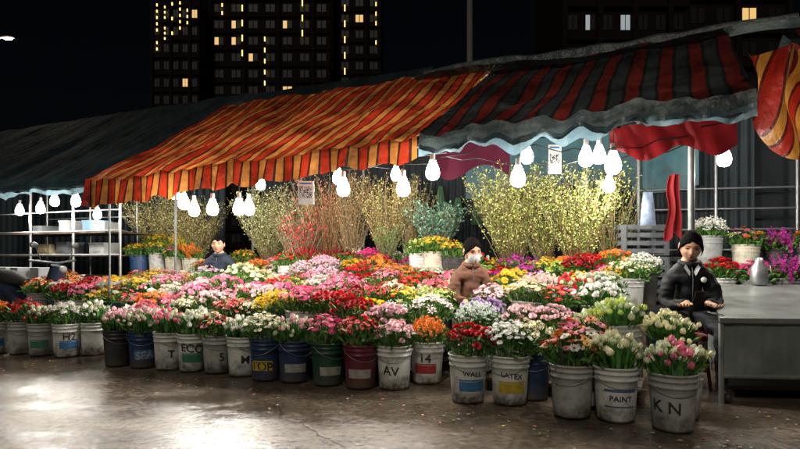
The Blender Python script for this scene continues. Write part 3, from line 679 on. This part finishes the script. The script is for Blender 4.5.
    for j in range(nj+1):
        th=math.pi*j/nj
        for k in range(nk):
            a=2*math.pi*k/nk; d=Vector((math.sin(th)*math.cos(a),math.sin(th)*math.sin(a),math.cos(th)))
            full=1.075+.03*noise.noise(Vector((d.x*18,d.y*5,d.z*5)))
            if d.y<0:
                t=max(0,min(1,(d.z-hline(d.x))/.35)); t=max(t,min(1,1+d.y*1.6)) if abs(d.x)>.75 else t
                w=1.012+(full-1.012)*math.sqrt(t)
            else: w=full+.03*min(1,d.y*2)
            ids[j,k]=Vector((.074*d.x*(1-.1*max(0,-d.z)),.092*d.y,.115*d.z))*w
    for j in range(nj):
        for k in range(nk):
            th=math.pi*(j+.5)/nj; a=2*math.pi*(k+.5)/nk; d=Vector((math.sin(th)*math.cos(a),math.sin(th)*math.sin(a),math.cos(th)))
            if d.y<0: keep=d.z>hline(d.x) and (d.z>-.05 or abs(d.x)>.93 and d.z>-.3)
            else: keep=d.z>(-.60 if d.y>.25 else -.30)
            if keep: hr.face([ids[j,k],ids[j,(k+1)%nk],ids[j+1,(k+1)%nk],ids[j+1,k]])
    if bun: hr.ell((0,.088,.062),(.040,.036,.036),16,10,fn=lambda p:p*(1+.12*noise.noise(p*60)))
    if not short:
        for q in(-1,1): 
            hr.tube([(q*.03,-.080,.066),(q*.058,-.066,.045),(q*.074,-.042,.012),(q*.079,-.022,-.025),(q*.074,-.01,-.07)],[.003,.006,.007,.006,.002],7)
    hr.obj('hair',[M_HAIR],h,True)
    if mask:
        k_=MB(); rows=[]
        for i in range(21):
            x=-.062+.124*i/20; row=[]
            for j in range(9):
                z=-.100+.092*j/8; yy=-.092*math.sqrt(max(.02,1-(x/.078)**2-(z/.16)**2))
                row.append(Vector((x,yy-.012-.018*math.exp(-(x/.02)**2)*(.3+.7*math.sin(math.pi*j/8)),z+.006*math.cos(x*40))))
            rows.append(row)
        k_.grid(rows)
        for q in(-1,1): k_.tube([(q*.062,-.055,-.015),(q*.079,-.01,.01)],.0016,4); k_.tube([(q*.062,-.05,-.09),(q*.08,.0,-.03)],.0016,4)
        k_.obj('face_mask',[M_MASK],h,True)
    for t,q in((-1,-1),(1,1)):
        hm=hand_mb(-q if hand!='phone' else q,.32 if hand!='phone' else .6)
        ho=hm.obj('hand',[M_SKIN],e,True)
        ho.location=(q*wx,wy-.012,wz)
        ho.rotation_euler=(math.radians(12),0,-q*.25)
        if hand=='phone': ho.rotation_euler=(math.radians(-15),math.pi,q*.45)
    if hand=='phone':
        p=MB(); T=Matrix.Rotation(math.radians(-38),3,'X'); p.box((0,-.365,wz+.045),(.078,.155,.008),T,0); p.box(Vector((0,-.365,wz+.045))+T@Vector((0,0,.0052)),(.070,.145,.002),T,1); p.obj('mobile_phone',[M_EYE,M_SCREEN],e)
    return e
def stool(x,y,s,m,rz=0):
    mb=MB(); 
    mb.lathe([(.001,s-.004),(.13,s-.004),(.15,s-.012),(.155,s-.045),(.148,s-.045)],20)
    for q in range(4):
        a=q*math.pi/2+.78; c,sn=math.cos(a),math.sin(a)
        mb.grid([[Vector(((.135+.045*t)*c-w*sn,(.135+.045*t)*sn+w*c,(s-.03)*(1-t)+.001)) for w in(-.035+.01*t,.035-.01*t)] for t in(0,.5,1)])
        mb.grid([[Vector(((.125+.045*t)*c-w*sn,(.125+.045*t)*sn+w*c,(s-.03)*(1-t)+.001)) for w in(.035-.01*t,-.035+.01*t)] for t in(0,.5,1)])
    zz=s*.35
    mb.tube([Vector((.155*math.cos(a),.155*math.sin(a),zz)) for a in [2*math.pi*k/16 for k in range(17)]],.012,6)
    mb.obj('plastic_stool',[m],None,True,(x,y,0))
person('seated_woman',(2.34,4.66,0),math.radians(-14),.44,M_BLACKC,M_TROU,pitch=math.radians(24),roll=math.radians(5),hand='phone',bun=True,badge=True,white_collar=True,yaw=math.radians(-6),wide=.95); stool(2.34,4.67,.44,M_REDP)
person('seated_woman',(.68,5.6,0),math.radians(6),.42,M_BROWNC,M_TROU,pitch=math.radians(22),roll=math.radians(-5),mask=True,bun=False,yaw=math.radians(12),wide=.92); stool(.68,5.6,.42,M_REDP)
person('seated_man',(-2.45,7.85,0),math.radians(-5),.53,M_NAVY,M_TROU,pitch=math.radians(6),short=True,bun=False,wide=1.12,yaw=math.radians(8)); stool(-2.45,7.85,.53,M_REDP)
# ------------------------------------------------------------ steel counter on the right
ct=MB(); fl0,fr0,bl0,br0=Vector((2.32,4.14,0)),Vector((4.1,3.95,0)),Vector((2.92,5.4,0)),Vector((4.9,5.25,0))
def zt(p,z): return Vector((p.x,p.y,z))
def slab(a,b,c,d,z0a,z0b,t,m):
    P=[zt(a,z0a),zt(b,z0a),zt(c,z0b),zt(d,z0b)]; Q=[p-Vector((0,0,t)) for p in P]
    ct.face(P,m); ct.face(Q[::-1],m)
    for i in range(4): j=(i+1)%4; ct.face([P[i],Q[i],Q[j],P[j]],m)
slab(fl0+Vector((-.03,-.03,0)),fr0+Vector((0,-.03,0)),br0,bl0+Vector((-.02,0,0)),.62,.80,.035,0)
nx=12
for a,b,za,zb in((fl0,fr0,.583,.583),(fl0,bl0,.583,.76)):
    rows=[]
    n_=(b-a).normalized().cross(Vector((0,0,1)))
    for i in range(nx*4+1):
        t=i/(nx*4); p=a.lerp(b,t)+n_*(.005 if (i//4)%2 else 0); rows.append([zt(p,.20),zt(p,za+(zb-za)*t)])
    ct.grid(rows,1)
ct.tube([zt(fl0,.2),zt(fr0,.2)],.018,8,0); ct.tube([zt(fl0,.2),zt(bl0,.2)],.018,8,0)
for p in(fl0,bl0,br0,fr0,fl0.lerp(fr0,.55)): ct.tube([zt(p,0),zt(p,.58)],.02,8,0)
slab(fl0+Vector((.1,.15,0)),fr0+Vector((0,.15,0)),br0+Vector((0,-.2,0)),bl0+Vector((.05,-.2,0)),.10,.10,.03,2)
ct.obj('market_counter',[plain('worn_steel_top',(.30,.33,.32),.35,.4,.7,5,.15),plain('worn_panel',(.22,.26,.25),.45,.3,.8,4,.2),M_WOOD])
mb=MB(); mb.lathe([(.001,0),(.06,0),(.075,.04),(.07,.16),(.035,.21),(.035,.25),(.001,.26)],20); mb.tube([(.07,0,.06),(.12,0,.1),(.1,0,.18),(.06,0,.18)],.008,6)
mb.obj('kettle',[M_STEEL],None,True,(3.35,5.35,.80))
rl=MB()
for z in(.9,1.15,1.4,1.65,1.9): rl.tube([(3.0,7.2,z),(5.6,6.6,z)],.014,6)
for t in(0,.33,.66,1): rl.tube([(3.0+2.6*t,7.2-.6*t,0),(3.0+2.6*t,7.2-.6*t,2.5)],.022,8)
rl.obj('metal_railing',[M_STEEL],None,True)
mb=MB(); mb.box((4.3,7.6,1.4),(3.4,.05,2.8),Matrix.Rotation(-.22,3,'Z')); mb.obj('rear_partition',[plain('dark_board',(.05,.07,.075),.7,0,.7,3)])
# left stall frames
lf=MB()
for x,y in((-4.0,8.2),(-4.9,8.6),(-5.8,9.0),(-6.9,9.4),(-4.4,9.6),(-5.4,10),(-6.4,10.4)): lf.tube([(x,y,0),(x,y,2.3)],.02,8)
for z in(.75,1.1,1.45,1.75): lf.tube([(-4.0,8.2,z),(-6.9,9.4,z)],.013,6); lf.tube([(-4.4,9.6,z),(-6.4,10.4,z)],.013,6)
for a,b in(((-4.0,8.2),(-4.4,9.6)),((-4.9,8.6),(-5.4,10)),((-5.8,9.0),(-6.4,10.4))):
    for z in(.75,1.45): lf.tube([(a[0],a[1],z),(b[0],b[1],z)],.013,6)
lf.obj('stall_rack',[M_STEEL],None,True)
# boxes and baskets stored on the rack
for i in range(7):
    t=U(.05,.9); x=-4.2-2.0*t; y=8.95+.8*t; z=random.choice([1.105,1.455])
    mb=MB(); w_=U(.2,.34); h_=U(.10,.2); mb.box((0,0,h_/2),(w_,.3,h_)); mb.box((0,0,h_+.012),(w_+.02,.32,.022)); mb.box((0,-.155,h_*.5),(w_*.5,.008,h_*.4))
    o=mb.obj('storage_box',[plain('storage_box',random.choice([(.35,.36,.36),(.1,.2,.3),(.3,.25,.15),(.12,.13,.14)]),.6,0,.5)],None,False,(x,y,z)); o.rotation_euler=(0,0,ROWANG+math.pi)
mb=MB(); 
for z in(1.09,1.44): mb.box((-5.3,9.38,z),(2.4,.9,.02),Matrix.Rotation(-.40,3,'Z'))
mb.obj('rack_boards',[M_WOOD])
mb=MB(); mb.box((0,0,.72),(1.8,.7,.04),None,0)
for x in(-.85,.85):
    for y in(-.3,.3): mb.tube([(x,y,0),(x,y,.7)],.018,6,1)
for i in range(5): mb.box((-.7+.33*i,U(-.1,.1),.74+.09),(.26,.3,.17),Matrix.Rotation(U(-.2,.2),3,'Z'),2)
o=mb.obj('trestle_table',[M_WOOD,M_STEEL,plain('foam_box',(.3,.32,.34),.7)],None,False,(-5.6,8.4,0)); o.rotation_euler=(0,0,ROWANG+math.pi)
mb=MB(); rows=[]
for i in range(200):
    t=i/199; p=Vector((-11+7.5*t,13.5-2.0*t,0)); o_=.02*math.sin(i*1.5); rows.append([p+Vector((0,o_,0)),p+Vector((0,o_,2.6))])
mb.grid(rows); mb.obj('corrugated_fence',[plain('fence_metal',(.03,.05,.06),.5,.3,.5,2,.1)],None,True)
def motorbike(loc,rz):
    e=empty('parked_motorbike',loc,rz); M1=plain('bike_paint',(.02,.03,.06),.25); M2=plain('tyre',(.015,.015,.015),.8)
    mb=MB()
    for x in(-.62,.62):
        mb.tube([(x+.25*math.cos(a),0,.29+.25*math.sin(a)) for a in [2*math.pi*k/24 for k in range(25)]],.042,8,0)
        mb.tube([(x+.19*math.cos(a),0,.29+.19*math.sin(a)) for a in [2*math.pi*k/24 for k in range(25)]],.012,6,1)
        for k in range(8): a=k*math.pi/4; mb.tube([(x,0,.29),(x+.19*math.cos(a),0,.29+.19*math.sin(a))],.006,4,1)
    mb.obj('wheels',[M2,M_STEEL],e,True)
    b=MB()
    b.tube([(.52,0,.95),(.48,0,.75),(.36,0,.45),(.15,0,.34),(-.1,0,.38),(-.35,0,.55),(-.62,0,.68),(-.85,0,.72)],[.09,.12,.11,.09,.12,.15,.12,.04],12,0,cap=True)
    b.tube([(-.05,0,.72),(-.3,0,.77),(-.6,0,.80),(-.75,0,.80)],[.05,.11,.11,.05],12,1,cap=True)
    b.tube([(.60,.0,.30),(.55,0,.6),(.48,0,.95)],.03,8,2)
    b.tube([(.42,.34,1.02),(.48,.15,1.0),(.5,0,.98),(.48,-.15,1.0),(.42,-.34,1.02)],.014,8,2)
    b.ell((.60,0,.90),(.04,.06,.045),12,8,None,3)
    for q in(-1,1): b.tube([(.47,q*.2,1.0),(.46,q*.28,1.2)],.006,6,2); b.ell((.46,q*.30,1.22),(.015,.06,.04),10,6,None,2)
    b.tube([(.62,-.05,.56),(.82,-.0,.5),(.4,0,.55)],.03,6,0); b.tube([(-.2,-.14,.28),(-.85,-.16,.36)],[.03,.045],8,2,cap=True)
    b.obj('body',[M1,M2,M_DARKSTEEL,plain('headlamp_glass',(.25,.26,.27),.1)],e,True)
motorbike((-5.0,7.75,0),math.radians(-20))
# ------------------------------------------------------------ ground
def ground_mat():
    m,nt,b=newmat('wet_concrete'); tc=N(nt,'ShaderNodeTexCoord')
    n1=N(nt,'ShaderNodeTexNoise'); n1.inputs['Scale'].default_value=.75; n1.inputs['Detail'].default_value=9; n1.inputs['Roughness'].default_value=.68
    n2=N(nt,'ShaderNodeTexNoise'); n2.inputs['Scale'].default_value=22; n2.inputs['Detail'].default_value=8; n2.inputs['Roughness'].default_value=.7
    mpg=N(nt,'ShaderNodeMapping'); mpg.inputs['Scale'].default_value=(1,1.6,1); mpg.inputs['Location'].default_value=(3.1,1.7,0); nt.links.new(tc.outputs['Object'],mpg.inputs[0])
    nt.links.new(mpg.outputs[0],n1.inputs['Vector']); nt.links.new(tc.outputs['Object'],n2.inputs['Vector'])
    cr=N(nt,'ShaderNodeValToRGB'); e=cr.color_ramp.elements; e[0].position=.36; e[0].color=(.085,.067,.048,1); e[1].position=.66; e[1].color=(.24,.19,.135,1); nt.links.new(n1.outputs['Fac'],cr.inputs[0])
    c2=N(nt,'ShaderNodeValToRGB'); e=c2.color_ramp.elements; e[0].position=.3; e[0].color=(.4,.4,.4,1); e[1].position=.7; e[1].color=(1.35,1.35,1.35,1); nt.links.new(n2.outputs['Fac'],c2.inputs[0])
    mx=N(nt,'ShaderNodeMix',data_type='RGBA',blend_type='MULTIPLY'); mx.inputs[0].default_value=1; nt.links.new(cr.outputs[0],mx.inputs[6]); nt.links.new(c2.outputs[0],mx.inputs[7])
    vo=N(nt,'ShaderNodeTexVoronoi',feature='DISTANCE_TO_EDGE'); vo.inputs['Scale'].default_value=.30
    n3=N(nt,'ShaderNodeTexNoise'); n3.inputs['Scale'].default_value=3; n3.inputs['Detail'].default_value=6
    nt.links.new(tc.outputs['Object'],n3.inputs['Vector']); ms=N(nt,'ShaderNodeVectorMath',operation='MULTIPLY_ADD'); ms.inputs[1].default_value=(.25,.25,0); nt.links.new(n3.outputs['Color'],ms.inputs[0]); nt.links.new(tc.outputs['Object'],ms.inputs[2]); nt.links.new(ms.outputs[0],vo.inputs['Vector'])
    lt=N(nt,'ShaderNodeMapRange'); lt.inputs[1].default_value=.0; lt.inputs[2].default_value=.004; lt.inputs[3].default_value=.45; lt.inputs[4].default_value=1; nt.links.new(vo.outputs['Distance'],lt.inputs[0])
    m2=N(nt,'ShaderNodeMix',data_type='RGBA',blend_type='MULTIPLY'); m2.inputs[0].default_value=1; nt.links.new(mx.outputs[2],m2.inputs[6]); nt.links.new(lt.outputs[0],m2.inputs[7])
    nt.links.new(m2.outputs[2],b.inputs['Base Color'])
    rr=N(nt,'ShaderNodeMapRange'); rr.inputs[1].default_value=.42; rr.inputs[2].default_value=.60; rr.inputs[3].default_value=.08; rr.inputs[4].default_value=.26; nt.links.new(n1.outputs['Fac'],rr.inputs[0]); nt.links.new(rr.outputs[0],b.inputs['Roughness'])
    b.inputs['Specular IOR Level'].default_value=.85
    dm=N(nt,'ShaderNodeMapRange'); dm.inputs[1].default_value=.38; dm.inputs[2].default_value=.62; dm.inputs[3].default_value=.2; dm.inputs[4].default_value=.5; nt.links.new(n1.outputs['Fac'],dm.inputs[0])
    ad=N(nt,'ShaderNodeMath',operation='MULTIPLY'); nt.links.new(n2.outputs['Fac'],ad.inputs[0]); nt.links.new(lt.outputs[0],ad.inputs[1])
    bp=N(nt,'ShaderNodeBump'); nt.links.new(dm.outputs[0],bp.inputs['Strength']); bp.inputs['Distance'].default_value=.012; nt.links.new(ad.outputs[0],bp.inputs['Height']); nt.links.new(bp.outputs[0],b.inputs['Normal'])
    return m
mb=MB(); mb.face([(-400,-200,0),(400,-200,0),(400,600,0),(-400,600,0)]); mb.obj('ground',[ground_mat()])
mb=MB()
for i in range(620):
    if R()<.6: u=U(-1.2,6.5); v=-abs(random.gauss(0,.22))-.14; p=W(u,v)
    else: p=Vector((U(1.6,3.6),U(2.6,3.9),0))
    a=U(0,6.28); s=U(.006,.02); d=Vector((math.cos(a),math.sin(a),0))*s; q=Vector((-d.y,d.x,0))*.5; z=Vector((0,0,.005+U(0,.004)))
    c=random.choice([(.07,.16,.03,0)]*4+[(.6,.55,.45,0),(.6,.1,.2,0),(.5,.02,.02,0),(.6,.4,.05,0)])
    p=p+z; mb.face([p-d,p+q+Vector((0,0,.003)),p+d,p-q],0,c)
mb.obj('fallen_petals',[M_LEAF])
# ------------------------------------------------------------ background buildings
M_FAC=plain('dark_facade',(.012,.008,.008),.9,0,.4,.2,0,spec=.1); M_GLASSD=plain('dark_window',(.006,.006,.008),.5)
M_LY=plain('lit_window_warm',(.5,.4,.2),.5,emit=(1,.62,.22),es=.8); M_LW=plain('lit_window_white',(.5,.5,.5),.5,emit=(.75,.9,1),es=.3); M_STRIP=plain('facade_light',(.5,.4,.2),.5,emit=(1,.68,.2),es=2.4)
def tower(nm,cx,cy,w,d,h,rz,fh,bay,litp,litm,strips=()):
    e=empty(nm,(cx,cy,0),rz); b=MB(); b.box((0,0,h/2),(w,d,h)); nf=int(h/fh)
    for i in range(nf): b.box((0,-d/2-.2,(i+1)*fh),(w+.3,.4,.25))
    nb=int(w/bay)
    for k in range(0,nb+1,2): b.box((-w/2+k*w/nb,-d/2-.25,h/2),(.5,.5,h+.4))
    b.box((0,0,h+1),(w*.6,d*.6,2)); b.obj('walls',[M_FAC],e)
    a=MB()
    for i in range(nf):
        for k in range(nb):
            x=-w/2+(k+.5)*w/nb; z=i*fh+fh*.52; lit=R()<litp; m=1 if lit else 0
            ww=w/nb*.55; a.box((x-ww*.26,-d/2-.03,z),(ww*.42,.08,fh*.45),None,m); a.box((x+ww*.26,-d/2-.03,z),(ww*.42,.08,fh*.45),None,m if R()<.5 else 0)
    a.obj('windows',[M_GLASSD,litm],e)
    s=MB()
    for (x,z0,z1,step) in strips:
        z=z0
        while z<z1: 
            if R()<.8: s.box((x,-d/2-.55,z),(.2,.15,step*.4))
            z+=step
    if strips: s.obj('facade_lights',[M_STRIP],e)
    return e
tower('apartment_tower',-26,125,24,20,85,.0,3.3,3.2,.07,M_LY,[(-9.5,50,58,1.6),(-1.0,36,56,2.2),(-5.5,42,56,3.0),(6.5,46,60,3)])
tower('apartment_tower',-43.0,118,9,16,50.5,0,3.3,1.8,.08,M_LY,[(-3.4,41,50,1.2),(-1.9,43,50,1.0),(-.5,44,50,1.4),(1.0,45,50,1.2),(2.4,46,50,1.2)])
tower('apartment_tower',-8.5,128,9,16,75,0,3.3,2.5,.10,M_LY,[(-3,40,60,3.3),(3.5,44,60,2)])
tower('apartment_block',22,62,12,12,34,0,3.2,1.7,.5,M_LW)
tower('brick_building',34,64,10.5,12,40,0,3.4,2.6,.15,M_LY,[(4.2,28,36,1.1)])
mb=MB(); mb.tube([(0,0,0),(0,0,12)],[.11,.07],10); 
for z in(11,10.4): mb.tube([(-.8,0,z),(.8,0,z)],.05,6)
mb.obj('utility_pole',[plain('concrete_pole',(.16,.16,.16),.8)],None,True,(1.95,16,0))
e=empty('street_lamp',(-14.95,20,0)); mb=MB(); mb.tube([(0,0,0),(0,0,7.6),(.25,0,8.4),(1.0,0,8.75)],[.1,.07,.05,.04],10); mb.ell((1.25,0,8.75),(.26,.11,.05),14,8); mb.obj('pole',[M_STEEL],e,True)
mb=MB(); mb.ell((1.28,0,8.70),(.15,.07,.03),14,8); mb.obj('luminaire',[plain('lamp_glass',(.8,.8,.8),.3,emit=(1,.8,.5),es=12)],e,True)
l=bpy.data.lights.new('street_light','POINT'); l.energy=250; l.color=(1,.8,.55); l.shadow_soft_size=.1; lo=bpy.data.objects.new('street_light',l); COL.objects.link(lo); lo.location=(1.28,0,8.5); lo.parent=e
# ------------------------------------------------------------ sun lamp for street lighting, sky, camera
w=bpy.data.worlds.new("World"); scene.world=w; w.use_nodes=True; nt=w.node_tree; bg=nt.nodes['Background']
sk=nt.nodes.new('ShaderNodeTexSky'); sk.sky_type='NISHITA'; sk.sun_disc=False; sk.sun_elevation=math.radians(42); sk.sun_rotation=math.radians(195)
nt.links.new(sk.outputs[0],bg.inputs[0]); bg.inputs[1].default_value=.0005
sl=bpy.data.lights.new('street_fill_sun','SUN'); sl.energy=.68; sl.angle=math.radians(8); sl.color=(1,.89,.74)  # sun lamp added in place of unseen street lighting behind the camera
so=bpy.data.objects.new('street_fill_sun',sl); COL.objects.link(so)
so.rotation_euler=Vector((.25,.85,-.75)).to_track_quat('-Z','Y').to_euler()
cam=bpy.data.cameras.new('camera'); co=bpy.data.objects.new('camera',cam); COL.objects.link(co)
co.location=(0,0,1.05); co.rotation_euler=(math.radians(90),0,0); cam.sensor_width=36; cam.lens=25.8; cam.shift_y=.042; cam.clip_end=2000; cam.clip_start=.05
scene.camera=co
scene.view_settings.view_transform='Standard'; scene.view_settings.look='None'; scene.view_settings.exposure=0
